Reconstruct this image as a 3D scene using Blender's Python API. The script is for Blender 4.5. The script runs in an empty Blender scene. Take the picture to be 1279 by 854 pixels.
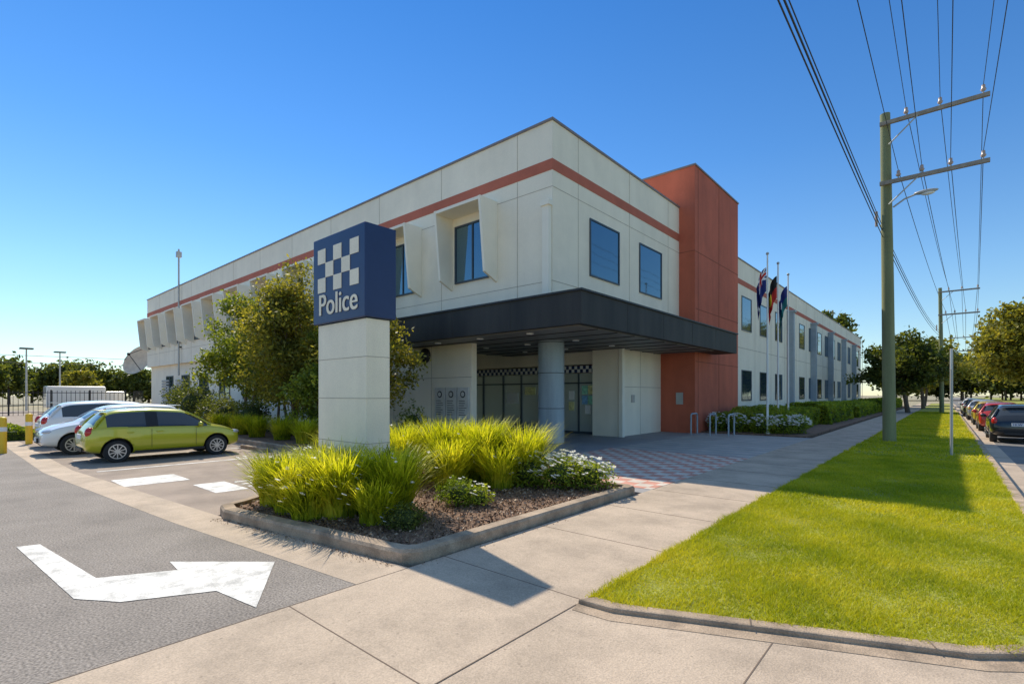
import bpy, math, random
import numpy as np
from mathutils import Vector, Matrix
random.seed(7); rng=np.random.default_rng(7)
sc=bpy.context.scene
sc.view_settings.view_transform='Standard'; sc.view_settings.look='None'
sc.view_settings.exposure=0; sc.view_settings.gamma=1

# ---------------- materials ----------------
def nt(name):
    m=bpy.data.materials.new(name); m.use_nodes=True
    n=m.node_tree; n.nodes.clear()
    out=n.nodes.new('ShaderNodeOutputMaterial')
    return m,n,out
def mat(name,col,rough=.7,var=.12,scale=3.0,fine=60.0,finevar=.06,bump=0.0,metal=0.0,spec=.5,coat=0.0,streak=False,stain=0.0,sscale=.7,speck=0.0):
    m,n,out=nt(name); N=n.nodes; L=n.links
    b=N.new('ShaderNodeBsdfPrincipled'); L.new(b.outputs[0],out.inputs[0])
    b.inputs['Roughness'].default_value=rough; b.inputs['Metallic'].default_value=metal
    b.inputs['Specular IOR Level'].default_value=spec; b.inputs['Coat Weight'].default_value=coat
    g=N.new('ShaderNodeNewGeometry')
    mp=N.new('ShaderNodeMapping'); L.new(g.outputs['Position'],mp.inputs[0])
    if streak: mp.inputs['Scale'].default_value=(1,1,.12)
    n1=N.new('ShaderNodeTexNoise'); n1.inputs['Scale'].default_value=scale; n1.inputs['Detail'].default_value=6
    L.new(mp.outputs[0],n1.inputs['Vector'])
    n2=N.new('ShaderNodeTexNoise'); n2.inputs['Scale'].default_value=fine; n2.inputs['Detail'].default_value=3
    L.new(g.outputs['Position'],n2.inputs['Vector'])
    def rng_(node,a,lo=.3,hi=.7,o0=None,o1=None):
        r=N.new('ShaderNodeMapRange'); r.inputs[1].default_value=lo; r.inputs[2].default_value=hi
        r.inputs[3].default_value=1-a if o0 is None else o0; r.inputs[4].default_value=1+a if o1 is None else o1
        L.new(node.outputs[0],r.inputs[0]); return r
    def mul(a,b_):
        mu=N.new('ShaderNodeMath'); mu.operation='MULTIPLY'; L.new(a.outputs[0],mu.inputs[0]); L.new(b_.outputs[0],mu.inputs[1]); return mu
    last=mul(rng_(n1,var),rng_(n2,finevar))
    if stain>0:
        n3=N.new('ShaderNodeTexNoise'); n3.inputs['Scale'].default_value=sscale; n3.inputs['Detail'].default_value=9; n3.inputs['Roughness'].default_value=.68
        L.new(g.outputs['Position'],n3.inputs['Vector'])
        last=mul(last,rng_(n3,0,.38,.56,1-stain,1))
    if speck>0:
        n4=N.new('ShaderNodeTexVoronoi'); n4.inputs['Scale'].default_value=9; L.new(g.outputs['Position'],n4.inputs['Vector'])
        last=mul(last,rng_(n4,0,.05,.11,1-speck,1))
    vm=N.new('ShaderNodeVectorMath'); vm.operation='SCALE'; vm.inputs[0].default_value=col[:3]
    L.new(last.outputs[0],vm.inputs['Scale']); L.new(vm.outputs[0],b.inputs['Base Color'])
    if bump>0:
        bp=N.new('ShaderNodeBump'); bp.inputs['Strength'].default_value=bump; bp.inputs['Distance'].default_value=.01
        L.new(n2.outputs[0],bp.inputs['Height']); L.new(bp.outputs[0],b.inputs['Normal'])
    return m
def leafmat(name,c1,c2,c3,trans=.45,pscale=1.2,tint=(1.6,1.5,.6)):
    m,n,out=nt(name); N=n.nodes; L=n.links
    g=N.new('ShaderNodeNewGeometry')
    no=N.new('ShaderNodeTexNoise'); no.inputs['Scale'].default_value=pscale; no.inputs['Detail'].default_value=4; L.new(g.outputs['Position'],no.inputs['Vector'])
    a=N.new('ShaderNodeMath'); a.operation='MULTIPLY_ADD'; a.inputs[1].default_value=.5
    L.new(g.outputs['Random Per Island'],a.inputs[0])
    s=N.new('ShaderNodeMath'); s.operation='MULTIPLY_ADD'; s.inputs[1].default_value=1.7; s.inputs[2].default_value=-.6
    L.new(no.outputs[0],s.inputs[0]); L.new(s.outputs[0],a.inputs[2])
    cr=N.new('ShaderNodeValToRGB'); e=cr.color_ramp.elements
    e[0].position=.1; e[0].color=(*c1,1); e[1].position=.9; e[1].color=(*c3,1)
    x=e.new(.5); x.color=(*c2,1)
    L.new(a.outputs[0],cr.inputs[0])
    d=N.new('ShaderNodeBsdfPrincipled'); d.inputs['Roughness'].default_value=.5; d.inputs['Specular IOR Level'].default_value=.3
    t=N.new('ShaderNodeBsdfTranslucent')
    L.new(cr.outputs[0],d.inputs['Base Color'])
    tc=N.new('ShaderNodeVectorMath'); tc.operation='MULTIPLY'; tc.inputs[1].default_value=tint
    L.new(cr.outputs[0],tc.inputs[0]); L.new(tc.outputs[0],t.inputs['Color'])
    mx=N.new('ShaderNodeMixShader'); mx.inputs[0].default_value=trans
    L.new(d.outputs[0],mx.inputs[1]); L.new(t.outputs[0],mx.inputs[2]); L.new(mx.outputs[0],out.inputs[0])
    return m
M={}
M['cream']=mat('cream_panel',(.96,.865,.69),.75,.045,1.5,40,.03,.15,streak=True,stain=.06)
M['cream2']=mat('cream_hood',(.95,.88,.73),.7,.03,2,40,.02)
M['joint']=mat('panel_joint',(.50,.43,.33),.9)
M['redband']=mat('terracotta_band',(.52,.145,.085),.8,.08,2,50,.05)
M['tower']=mat('terracotta_render',(.56,.135,.07),.8,.16,1.2,45,.08,.3,streak=True,stain=.12)
M['towerj']=mat('tower_joint',(.24,.07,.04),.9)
M['char']=mat('charcoal_metal',(.022,.019,.016),.6,.7,1.6,30,.2,streak=True)
M['soffit']=mat('soffit',(.20,.185,.165),.5,.1)
M['dark']=mat('dark_metal',(.02,.02,.022),.5)
M['cap']=mat('roof_capping',(.24,.20,.19),.5)
M['blue']=mat('blue_sign',(.014,.034,.115),.4,.08,3,30,.03)
M['signc']=mat('sign_cream',(.93,.84,.65),.6,.05,streak=True,stain=.07)
M['pil']=mat('blue_grey_steel',(.36,.41,.45),.5,.08)
M['colm']=mat('column_steel',(.30,.37,.41),.45,.22,2.5,40,.08,metal=.1,streak=True)
M['frame']=mat('alu_frame',(.05,.07,.09),.4)
M['white']=mat('white_paint',(.85,.84,.80),.5,.05)
M['roadwhite']=mat('road_marking',(.86,.82,.75),.8,.10,5,90,.18,stain=.42,sscale=4)
M['conc']=mat('concrete',(.53,.41,.30),.85,.10,1.1,90,.18,.5,stain=.22,sscale=1.3,speck=.30)
M['conc2']=mat('kerb_concrete',(.46,.34,.235),.9,.22,4,90,.2,.7,stain=.38,sscale=2.5)
M['cjoint']=mat('concrete_joint',(.18,.13,.095),.95)
M['asph']=mat('asphalt',(.28,.24,.205),.9,.10,.7,60,.5,1.0,stain=.18,sscale=1.1,speck=.35)
M['asph2']=mat('parking_asphalt',(.36,.28,.22),.9,.15,.8,80,.3,.6,stain=.25)
M['road']=mat('road_asphalt',(.20,.185,.17),.9,.12,.7,80,.3,.5,stain=.15)
M['tile']=mat('grey_tile',(.34,.32,.31),.7,.1,2,60,.08,stain=.1)
M['band']=mat('light_paver',(.50,.44,.38),.8,.1,2,60,.1,stain=.15)
M['mulch']=mat('mulch',(.22,.13,.08),.95,.4,9,60,.5,1.0)
M['soil']=mat('lawn_soil',(.28,.28,.045),.95,.25,1.5,50,.4,.8)
M['ground']=mat('ground',(.34,.29,.18),.95,.25,.2,20,.2)
M['bark']=mat('bark',(.17,.12,.08),.9,.3,12,60,.2,.6)
M['polewood']=mat('treated_pole',(.25,.26,.13),.9,.25,3,60,.15,.4,streak=True)
M['galv']=mat('galvanised',(.46,.45,.42),.45,.1,metal=.2)
M['timber']=mat('weathered_timber',(.34,.28,.22),.85,.2,8)
M['wire']=mat('cable',(.04,.04,.045),.6)
M['insul']=mat('insulator',(.5,.36,.28),.3)
M['rubber']=mat('tyre',(.025,.025,.025),.8)
M['rim']=mat('alloy',(.6,.6,.6),.3,metal=.6)
M['black']=mat('black_trim',(.016,.016,.017),.5)
M['red']=mat('tail_lamp',(.55,.02,.015),.15,coat=.5)
M['lens']=mat('head_lamp',(.65,.66,.68),.1,metal=.4,coat=1)
M['yellow']=mat('yellow_paint',(.85,.53,.03),.5)
M['plate']=mat('number_plate',(.8,.8,.82),.5)
M['brick']=mat('brick_base',(.46,.20,.13),.85,.2)
M['louvre']=mat('louvre',(.42,.40,.37),.6)
M['fred']=mat('flag_red',(.6,.03,.02),.8); M['fnavy']=mat('flag_navy',(.015,.03,.18),.8)
M['fwhite']=mat('flag_white',(.85,.85,.85),.8); M['fblack']=mat('flag_black',(.01,.01,.01),.8)
M['fyel']=mat('flag_yellow',(.85,.62,.03),.8); M['fteal']=mat('flag_teal',(.02,.18,.18),.8)
M['post1']=mat('poster_green',(.32,.70,.50),.6,.3,9); M['post2']=mat('poster_yellow',(.80,.76,.35),.6,.3,9)
M['post3']=mat('poster_blue',(.25,.5,.75),.6,.3,9)
M['plaque']=mat('plaque_grey',(.62,.60,.55),.5)
M['dish']=mat('dish_paint',(.62,.52,.40),.6)
def glass(name,col,metal,rough=.04,bump=.08):
    m,n,out=nt(name); N=n.nodes; L=n.links
    b=N.new('ShaderNodeBsdfPrincipled'); L.new(b.outputs[0],out.inputs[0])
    b.inputs['Base Color'].default_value=(*col,1); b.inputs['Metallic'].default_value=metal; b.inputs['Roughness'].default_value=rough
    g=N.new('ShaderNodeNewGeometry'); no=N.new('ShaderNodeTexNoise'); no.inputs['Scale'].default_value=.8
    L.new(g.outputs['Position'],no.inputs['Vector'])
    bp=N.new('ShaderNodeBump'); bp.inputs['Strength'].default_value=bump; bp.inputs['Distance'].default_value=.05
    L.new(no.outputs[0],bp.inputs['Height']); L.new(bp.outputs[0],b.inputs['Normal'])
    return m
M['glass']=glass('window_glass',(.15,.25,.31),.8)
M['doorglass']=glass('door_glass',(.80,.88,.84),.6,.05,.1)
M['carglass']=glass('car_glass',(.09,.10,.11),.5,.03)
def paint(name,col,metal=.2): return mat(name,col,.28,.02,1,20,.01,metal=metal,coat=1.0)
M['pgreen']=paint('green_paint',(.52,.50,.02),.12)
M['pwhite']=paint('white_car_paint',(.86,.84,.81),0)
M['pdark']=paint('dark_car_paint',(.02,.02,.022),.3)
M['pred']=paint('red_car_paint',(.55,.03,.02),.1); M['psilv']=paint('silver_paint',(.5,.5,.5),.4); M['pyel']=paint('gold_paint',(.65,.45,.05),.2)
def checkmat():
    m,n,out=nt('checker_paving'); N=n.nodes; L=n.links
    b=N.new('ShaderNodeBsdfPrincipled'); L.new(b.outputs[0],out.inputs[0]); b.inputs['Roughness'].default_value=.8
    g=N.new('ShaderNodeNewGeometry'); s=N.new('ShaderNodeSeparateXYZ'); c=N.new('ShaderNodeCombineXYZ')
    L.new(g.outputs['Position'],s.inputs[0]); L.new(s.outputs[0],c.inputs[0]); L.new(s.outputs[1],c.inputs[1]); c.inputs[2].default_value=.1
    k=N.new('ShaderNodeTexChecker'); k.inputs['Scale'].default_value=3.6
    k.inputs[1].default_value=(.62,.29,.21,1); k.inputs[2].default_value=(.66,.56,.46,1)
    L.new(c.outputs[0],k.inputs[0])
    no=N.new('ShaderNodeTexNoise'); no.inputs['Scale'].default_value=3; no.inputs['Detail'].default_value=8; L.new(g.outputs['Position'],no.inputs['Vector'])
    r=N.new('ShaderNodeMapRange'); r.inputs[1].default_value=.3;r.inputs[2].default_value=.7;r.inputs[3].default_value=.75;r.inputs[4].default_value=1.15; L.new(no.outputs[0],r.inputs[0])
    v=N.new('ShaderNodeVectorMath'); v.operation='SCALE'; L.new(k.outputs[0],v.inputs[0]); L.new(r.outputs[0],v.inputs['Scale']); L.new(v.outputs[0],b.inputs['Base Color'])
    return m
M['checker']=checkmat()
M['leafA']=leafmat('foliage_olive',(.06,.09,.015),(.17,.22,.03),(.38,.41,.06))
M['leafB']=leafmat('foliage_gold',(.075,.08,.016),(.21,.21,.035),(.46,.39,.075))
M['leafD']=leafmat('foliage_dark',(.03,.045,.012),(.09,.115,.025),(.21,.23,.05))
M['hedge']=leafmat('foliage_hedge',(.09,.14,.014),(.23,.30,.03),(.44,.47,.05))
M['blade']=leafmat('strappy_leaf',(.17,.21,.012),(.44,.47,.02),(.72,.67,.07),.5,2.5)
M['lawnb']=leafmat('lawn_blade',(.25,.31,.012),(.43,.44,.018),(.62,.56,.045),.4,.8)
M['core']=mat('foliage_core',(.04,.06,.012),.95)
M['petal']=leafmat('petal',(.92,.91,.86),(.93,.92,.88),(.95,.94,.92),.45,1,(1,1,.97))
M['mulchchip']=leafmat('mulch_chip',(.06,.035,.02),(.24,.14,.08),(.55,.38,.24),.0,6)

# ---------------- mesh builder ----------------
class MB:
    def __init__(s): s.v=[];s.f=[];s.m=[];s.sm=[];s.mats=[]
    def mi(s,m):
        m=M[m] if isinstance(m,str) else m
        if m not in s.mats: s.mats.append(m)
        return s.mats.index(m)
    def add(s,vs,fs,m,smooth=False):
        k=len(s.v); s.v+= [tuple(p) for p in vs]; i=s.mi(m)
        for f in fs: s.f.append(tuple(a+k for a in f)); s.m.append(i); s.sm.append(smooth)
    def box(s,x0,x1,y0,y1,z0,z1,m):
        if x0>x1:x0,x1=x1,x0
        if y0>y1:y0,y1=y1,y0
        if z0>z1:z0,z1=z1,z0
        s.add([(x0,y0,z0),(x1,y0,z0),(x1,y1,z0),(x0,y1,z0),(x0,y0,z1),(x1,y0,z1),(x1,y1,z1),(x0,y1,z1)],
              [(0,3,2,1),(4,5,6,7),(0,1,5,4),(1,2,6,5),(2,3,7,6),(3,0,4,7)],m)
    def prism(s,poly,z0,z1,m):
        a=sum(poly[i][0]*poly[(i+1)%len(poly)][1]-poly[(i+1)%len(poly)][0]*poly[i][1] for i in range(len(poly)))
        if a<0: poly=poly[::-1]
        n=len(poly); vs=[(x,y,z0) for x,y in poly]+[(x,y,z1) for x,y in poly]
        fs=[tuple(range(n,2*n)),tuple(range(n-1,-1,-1))]+[(i,(i+1)%n,n+(i+1)%n,n+i) for i in range(n)]
        s.add(vs,fs,m)
    def tube(s,pts,r,m,n=10,smooth=True,cap=True):
        pts=[Vector(p) for p in pts]; rs=r if isinstance(r,(list,tuple)) else [r]*len(pts)
        vs=[];fs=[]
        up=Vector((0,0,1))
        for i,p in enumerate(pts):
            d=(pts[min(i+1,len(pts)-1)]-pts[max(i-1,0)]).normalized()
            a=Vector((1,0,0)) if abs(d.dot(up))>.95 else d.cross(up).normalized()
            a=(a-d*a.dot(d)).normalized()
            b=d.cross(a)
            for k in range(n):
                t=2*math.pi*k/n; vs.append(p+(a*math.cos(t)+b*math.sin(t))*rs[i])
        for i in range(len(pts)-1):
            for k in range(n):
                fs.append((i*n+k,i*n+(k+1)%n,(i+1)*n+(k+1)%n,(i+1)*n+k))
        s.add(vs,fs,m,smooth)
        if cap:
            s.add(vs[:n],[tuple(range(n-1,-1,-1))],m); s.add(vs[-n:],[tuple(range(n))],m)
    def ell(s,c,r,m,nu=14,nv=8):
        vs=[];fs=[]
        for j in range(nv+1):
            ph=math.pi*j/nv
            for i in range(nu):
                t=2*math.pi*i/nu; vs.append((c[0]+r[0]*math.sin(ph)*math.cos(t),c[1]+r[1]*math.sin(ph)*math.sin(t),c[2]+r[2]*math.cos(ph)))
        for j in range(nv):
            for i in range(nu): fs.append((j*nu+i,(j+1)*nu+i,(j+1)*nu+(i+1)%nu,j*nu+(i+1)%nu))
        s.add(vs,fs,m,True)
    def build(s,name,bevel=0,parent=None):
        me=bpy.data.meshes.new(name); me.from_pydata(s.v,[],s.f)
        for m in s.mats: me.materials.append(m)
        me.polygons.foreach_set('material_index',s.m); me.polygons.foreach_set('use_smooth',s.sm); me.update()
        o=bpy.data.objects.new(name,me); sc.collection.objects.link(o)
        if bevel>0:
            b=o.modifiers.new('bevel','BEVEL'); b.width=bevel; b.segments=2; b.limit_method='ANGLE'
        if parent: setp(o,parent)
        return o
def empty(name,loc=(0,0,0)):
    e=bpy.data.objects.new(name,None); e.location=loc; sc.collection.objects.link(e); return e
def setp(o,e):
    o.parent=e; o.matrix_parent_inverse=Matrix.Translation(-Vector(e.location))
def text(name,body,loc,rot,size,m,parent=None,ext=.004,bold=0):
    c=bpy.data.curves.new(name,'FONT'); c.body=body; c.size=size; c.extrude=ext; c.align_x='CENTER'; c.align_y='CENTER'; c.offset=bold
    c.materials.append(M[m]); o=bpy.data.objects.new(name,c); o.location=loc; o.rotation_euler=rot; sc.collection.objects.link(o)
    if parent: setp(o,parent)
    return o
def quads(name,V,m,k=4,parent=None):
    n=len(V)//k; me=bpy.data.meshes.new(name)
    me.vertices.add(len(V)); me.vertices.foreach_set('co',np.asarray(V,dtype=np.float32).ravel())
    me.loops.add(n*k); me.loops.foreach_set('vertex_index',np.arange(n*k,dtype=np.int32))
    me.polygons.add(n); me.polygons.foreach_set('loop_start',np.arange(0,n*k,k,dtype=np.int32)); 
    me.materials.append(M[m] if isinstance(m,str) else m); me.update(calc_edges=True); me.validate()
    o=bpy.data.objects.new(name,me); sc.collection.objects.link(o)
    if parent: setp(o,parent)
    return o
def leaves(C,size,flat=.0,aspect=.5):
    N=len(C); d=rng.normal(size=(N,3)); d/=np.linalg.norm(d,axis=1)[:,None]
    e=rng.normal(size=(N,3)); e-= (e*d).sum(1)[:,None]*d; e/=np.linalg.norm(e,axis=1)[:,None]
    s=size*rng.uniform(.6,1.4,size=(N,1)); a=d*s; b=e*s*aspect
    V=np.stack([C-a,C+b,C+a,C-b],axis=1).reshape(-1,3); return V

# ---------------- ground ----------------
g=MB(); S=1500
g.add([(-S,-S,-.2),(S,-S,-.2),(S,S,-.2),(-S,S,-.2)],[(0,1,2,3)],'ground'); g.build('ground')
g=MB(); g.prism([(-3.75,-40),(-3.75,2.33),(-7.3,1.95),(-14,1.45),(-70,1.2),(-70,-40)],-.19,0,'asph'); g.build('driveway')
g=MB()
arrow=[(-7.39,.555),(-7.315,.733),(-5.60,.919),(-5.30,1.449),(-5.62,1.47),(-4.857,2.13),(-3.915,1.579),(-4.498,1.50),(-4.815,.934),(-5.165,.71)]
vs=[(x,y,.005) for x,y in arrow]
g.add(vs,[(0,1,2,8,9),(2,3,7,8),(3,4,5,6,7)],'roadwhite')
g.build('turn_arrow_marking')
g=MB(); g.prism([(-7.3,2.45),(-14,1.9),(-70,1.7),(-70,6.6),(-12.3,6.6),(-7.9,3.4)],-.19,0.0,'asph2')
for x in (-13.35,-16.1,-18.9,-21.7,-24.5):
    g.box(x-.05,x+.05,2.2,6.3,0,.004,'roadwhite')
g.box(-11.8,-10.8,2.15,3.15,.0,.004,'roadwhite')
for i in range(6): g.box(-9.9+i*.3,-9.8+i*.3,3.6-.0,5.9,.0,.004,'roadwhite')
g.box(-10.1,-9.0,3.0,3.5,0,.004,'roadwhite')
g.box(-12.3,-10.3,6.0,6.15,.0,.1,'conc2')
g.box(-16,-14.3,6.0,6.15,.0,.1,'conc2')
g.build('parking_area')
g=MB(); g.prism([(-3.75,2.33),(-3.75,2.87),(-7.3,2.45),(-14,1.9),(-70,1.7),(-70,1.2),(-14,1.45),(-7.3,1.95)],-.19,.003,'conc')
g.build('gutter_strip')
g=MB()
g.prism([(-3.75,-40),(-3.75,120),(-2.13,120),(-2.13,-40)],-.19,.006,'conc')
y=-6
while y<60:
    g.box(-3.75,-2.13,y-.004,y+.004,.006,.008,'cjoint')
    y+=1.55
g.box(-2.134,-2.126,-6,3.2,.006,.008,'cjoint'); g.box(-3.752,-3.745,-6,2.85,.006,.008,'cjoint')
g.build('footpath')
g=MB(); g.prism([(-2.13,-8),(-2.13,3.22),(-1.9,3.22),(.1,4.1),(.75,4.55),(1.0,5.0),(1.0,-8)],-.19,.004,'conc')
g.box(-.85,-.842,1,3.6,.004,.006,'cjoint')
g.build('driveway_crossing')
g=MB(); g.prism([(-12.3,7.55),(-3.75,7.55),(-3.75,21.2),(-7.9,21.2),(-19,18),(-19,7.55)],-.19,.006,'tile')
g.box(-7.6,-3.75,7.9,13.4,.006,.011,'checker')
for i in range(12):
    yy=13.6+i*.62
    g.box(-7.6,-3.75,yy,yy+.42,.006,.011,'band')
g.box(-12.3,-7.75,7.6,11,.006,.010,'band')
g.build('forecourt_paving')
lawnpoly=[(-2.05,3.35),(-1.85,3.36),(.1,4.22),(.5,4.6),(.72,5.2),(.76,8),(.6,120),(-2.05,120)]
g=MB(); g.prism(lawnpoly,-.19,.03,'soil'); g.build('lawn_soil')
g=MB()
kp=[(-2.13,3.22),(-1.85,3.24),(.12,4.1),(.6,4.5),(.86,5.15),(.9,8),(.75,120)]
ki=[(-2.05,3.35),(-1.85,3.36),(.1,4.22),(.5,4.6),(.72,5.2),(.76,8),(.6,120)]
g.prism(kp+ki[::-1],-.19,.045,'conc2')
g.build('lawn_kerb',bevel=.015)
g=MB()
g.prism([(-2.1,3.10),(-1.8,3.12),(.18,3.98),(.7,4.4),(.6,4.52),(.12,4.115),(-1.85,3.255),(-2.13,3.22)],0.0,.008,'conc2')
for (a,b) in (((-1.0,3.613),(-1.04,3.72)),((-.05,4.03),(-.10,4.14))):
    g.add([(a[0],a[1]-.01,.049),(a[0]+.01,a[1]-.01,.049),(b[0]+.01,b[1],.049),(b[0],b[1],.049)],[(0,1,2,3)],'cjoint')
g.build('kerb_channel')
g=MB(); g.prism([(.9,5.15),(.9,8),(.75,120),(1.15,120),(1.3,8),(1.3,5)],-.19,-.09,'conc'); 
g.build('road_gutter')
g=MB(); g.prism([(1.0,-60),(1.0,5),(1.3,5),(1.3,8),(1.15,120),(1.0,400),(9.5,400),(9.5,-60)],-.195,-.10,'road')
g.box(5.2,5.3,10,110,-.1,-.096,'roadwhite'); g.build('road')
g=MB(); g.box(9.5,9.65,-60,400,-.19,.02,'conc2'); g.box(9.65,25,-60,400,-.19,0.0,'soil'); g.build('far_verge')

def blades(n,y0,y1,hh,w):
    x=rng.uniform(-2.10,.78,n); yy=y0+(y1-y0)*rng.random(n)
    x=np.where(rng.random(n)<.03,-2.07+rng.normal(0,.03,n),x)
    ok=(yy>3.32+np.maximum(0,(x+1.85))*.44+rng.normal(0,.015,n))&(~((x>.35)&(yy<4.6+ (x-.35)*1.6)))
    x=x[ok]; yy=yy[ok]; n=len(x)
    a=rng.uniform(0,2*math.pi,n); h=hh*rng.uniform(.5,1.3,n)*(1+.4*np.sin(x*3+yy*1.7)*np.sin(yy*2.3-x)+.3*np.sin(x*9+2)*np.sin(yy*7)); l=rng.normal(0,.6,(n,2))*h[:,None]
    dx=np.cos(a)*w; dy=np.sin(a)*w; z=np.full(n,.028)
    A=np.stack([x-dx,yy-dy,z],1);B=np.stack([x+dx,yy+dy,z],1);C=np.stack([x+l[:,0],yy+l[:,1],z+h],1)
    return np.stack([A,B,C],1).reshape(-1,3)
V=np.concatenate([blades(120000,3.25,8,.038,.0038),blades(80000,8,16,.042,.0065),blades(60000,16,60,.05,.017)])
quads('lawn_grass',V,'lawnb',3)

# ---------------- garden bed ----------------
bp_=[(-3.78,3.05),(-3.9,2.9),(-4.1,2.84),(-7.0,2.42),(-7.35,2.5),(-7.5,2.8),(-8.4,4.2),(-12.2,6.7),(-12.2,7.5),(-3.95,7.5),(-3.8,7.4)]
def inset(poly,d):
    n=len(poly); out=[]
    ar=sum(poly[i][0]*poly[(i+1)%n][1]-poly[(i+1)%n][0]*poly[i][1] for i in range(n)); sg=1 if ar>0 else -1
    for i in range(n):
        p0=Vector(poly[i-1]);p1=Vector(poly[i]);p2=Vector(poly[(i+1)%n])
        a=(p1-p0).normalized();b=(p2-p1).normalized()
        na=Vector((-a.y,a.x))*sg; nb=Vector((-b.y,b.x))*sg
        m=(na+nb).normalized(); k=d/max(.35,m.dot(na)); out.append(tuple(p1+m*k))
    return out
inn=inset(bp_,.15); mid=inset(bp_,.02)
g=MB(); n=len(bp_)
for i in range(n):
    j=(i+1)%n
    vs=[(*bp_[i],-.1),(*bp_[j],-.1),(*bp_[j],.10),(*bp_[i],.10),(*inn[i],-.1),(*inn[j],-.1),(*inn[j],.135),(*inn[i],.135),(*mid[i],.13),(*mid[j],.13)]
    g.add(vs,[(0,1,2,3),(3,2,9,8),(8,9,6,7),(5,4,7,6)],'conc2')
def lerp2(a,b,t): return (a[0]+(b[0]-a[0])*t,a[1]+(b[1]-a[1])*t)
for (i,j,ts) in ((2,3,(.33,.66)),(10,0,(.2,.4,.6,.8))):
    for t in ts:
        p=lerp2(bp_[i],bp_[j],t); q=lerp2(inn[i],inn[j],t); d=(Vector(bp_[j])-Vector(bp_[i])).normalized()*.004
        g.add([(p[0]-d.x,p[1]-d.y,.104),(p[0]+d.x,p[1]+d.y,.104),(q[0]+d.x,q[1]+d.y,.138),(q[0]-d.x,q[1]-d.y,.138)],[(0,1,2,3)],'cjoint')
g.build('garden_kerb')
def inpoly(x,y,poly):
    c=False;n=len(poly)
    for i in range(n):
        x1,y1=poly[i];x2,y2=poly[i-1]
        if (y1>y)!=(y2>y) and x<(x2-x1)*(y-y1)/(y2-y1)+x1: c=not c
    return c
g=MB(); g.prism(inn,-.18,.09,'mulch'); g.build('mulch_bed')
C=[]
while len(C)<14000:
    x=random.uniform(-9,-3.8); y=random.uniform(2.4,7.5)
    if inpoly(x,y,inn): C.append((x,y,.095+random.random()*.03))
V=leaves(np.array(C),.022,aspect=.45); V[:,2]=np.maximum(V[:,2],.085)
quads('mulch_chips',V,'mulchchip')
C=[]
for i in range(520):
    t=random.random(); x=-3.9-t*3.2; y=2.84-.42*t*1.0-abs(random.gauss(0,.07)); C.append((x,y,.012))
for i in range(160): C.append((-3.76+abs(random.gauss(0,.06)),random.uniform(2.9,7.4),.012))
V=leaves(np.array(C),.010,aspect=.5); V[:,2]=np.clip(V[:,2],.008,.018); quads('leaf_litter',V,'mulchchip')

def clump(cx,cy,r,h,n,z0=.09,lean=.62,w=.010):
    seg=6; out=[]
    ba=rng.uniform(0,2*math.pi,n); br=r*.42*np.sqrt(rng.random(n)); bx=cx+np.cos(ba)*br; by=cy+np.sin(ba)*br
    a=ba+rng.normal(0,.8,n); H=h*rng.uniform(.5,1.12,n); R=r*rng.uniform(.1,1.0,n)*lean*1.8; droop=rng.uniform(0,.5,n)
    side=a+math.pi/2; P=[]
    for k in range(seg+1):
        t=k/seg; hr=R*t**1.8; z=z0+H*(t*(1+droop)-droop*1.3*t**3)
        ww=w*(1-t**2.2)+.0008
        x=bx+np.cos(a)*hr;y=by+np.sin(a)*hr
        P.append((np.stack([x-np.cos(side)*ww,y-np.sin(side)*ww,z],1),np.stack([x+np.cos(side)*ww,y+np.sin(side)*ww,z],1)))
    for k in range(seg):
        out.append(np.stack([P[k][0],P[k][1],P[k+1][1],P[k+1][0]],1))
    return np.concatenate(out).reshape(-1,3)
def flowers(C,s):
    out=[]
    for c in C:
        a0=random.random()*6.28; tl=random.uniform(-.5,.5); sz=s*random.uniform(.7,1.15)
        for k in range(6):
            a=a0+k*1.047; d=np.array([math.cos(a),math.sin(a),.3+tl*math.cos(a)-.4*math.sin(a)]); e=np.array([-math.sin(a),math.cos(a),0])
            c=np.array(c); out+= [c,c+d*sz*.6+e*sz*.5,c+d*sz,c+d*sz*.6-e*sz*.5]
    return np.array(out)
def strappy(name,cl,fl=0):
    e=empty(name,(cl[0][0],cl[0][1],0))
    V=np.concatenate([clump(*c) for c in cl]); quads('leaves',V,'blade',4,e)
    if fl:
        C=[]
        for i in range(fl):
            c=random.choice(cl); a=random.uniform(0,6.28); rr=c[2]*random.uniform(.5,1.1)
            C.append((c[0]+math.cos(a)*rr,c[1]+math.sin(a)*rr,.09+c[3]*random.uniform(.45,.98)))
        quads('flowers',flowers(C,.036),'petal',4,e)
strappy('strappy_lily_clump',[(-7.0,3.1,.5,.72,800),(-6.4,3.05,.52,.76,900),(-5.75,3.35,.6,.86,1200),(-5.3,3.8,.55,.88,1000),(-6.9,3.7,.5,.8,700),(-5.9,2.98,.4,.55,500),(-5.1,3.4,.4,.55,450)],130)
strappy('strappy_lily_clump',[(-7.3,5.5,.65,1.0,900),(-6.7,5.9,.7,1.08,1100),(-6.1,6.2,.7,1.08,1100),(-5.5,6.6,.68,1.0,1000),(-6.6,6.6,.6,1.0,800),(-6.1,5.5,.6,.85,900),(-5.5,6.0,.55,.75,800),(-7.9,5.9,.6,.95,700)],14)
strappy('strappy_lily_clump',[(-9.2,5.3,.6,.8,700),(-9.9,5.9,.6,.85,700),(-8.5,5.2,.5,.8,500),(-10.6,6.5,.6,.9,700)],0)
strappy('strappy_lily_clump',[(-13.5,7.8,.6,.8,600),(-15.2,7.6,.6,.8,600),(-17.0,7.7,.6,.8,600),(-18.8,7.6,.6,.8,600),(-20.5,7.7,.6,.8,600),(-22.5,7.7,.6,.8,600)],0)

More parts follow.
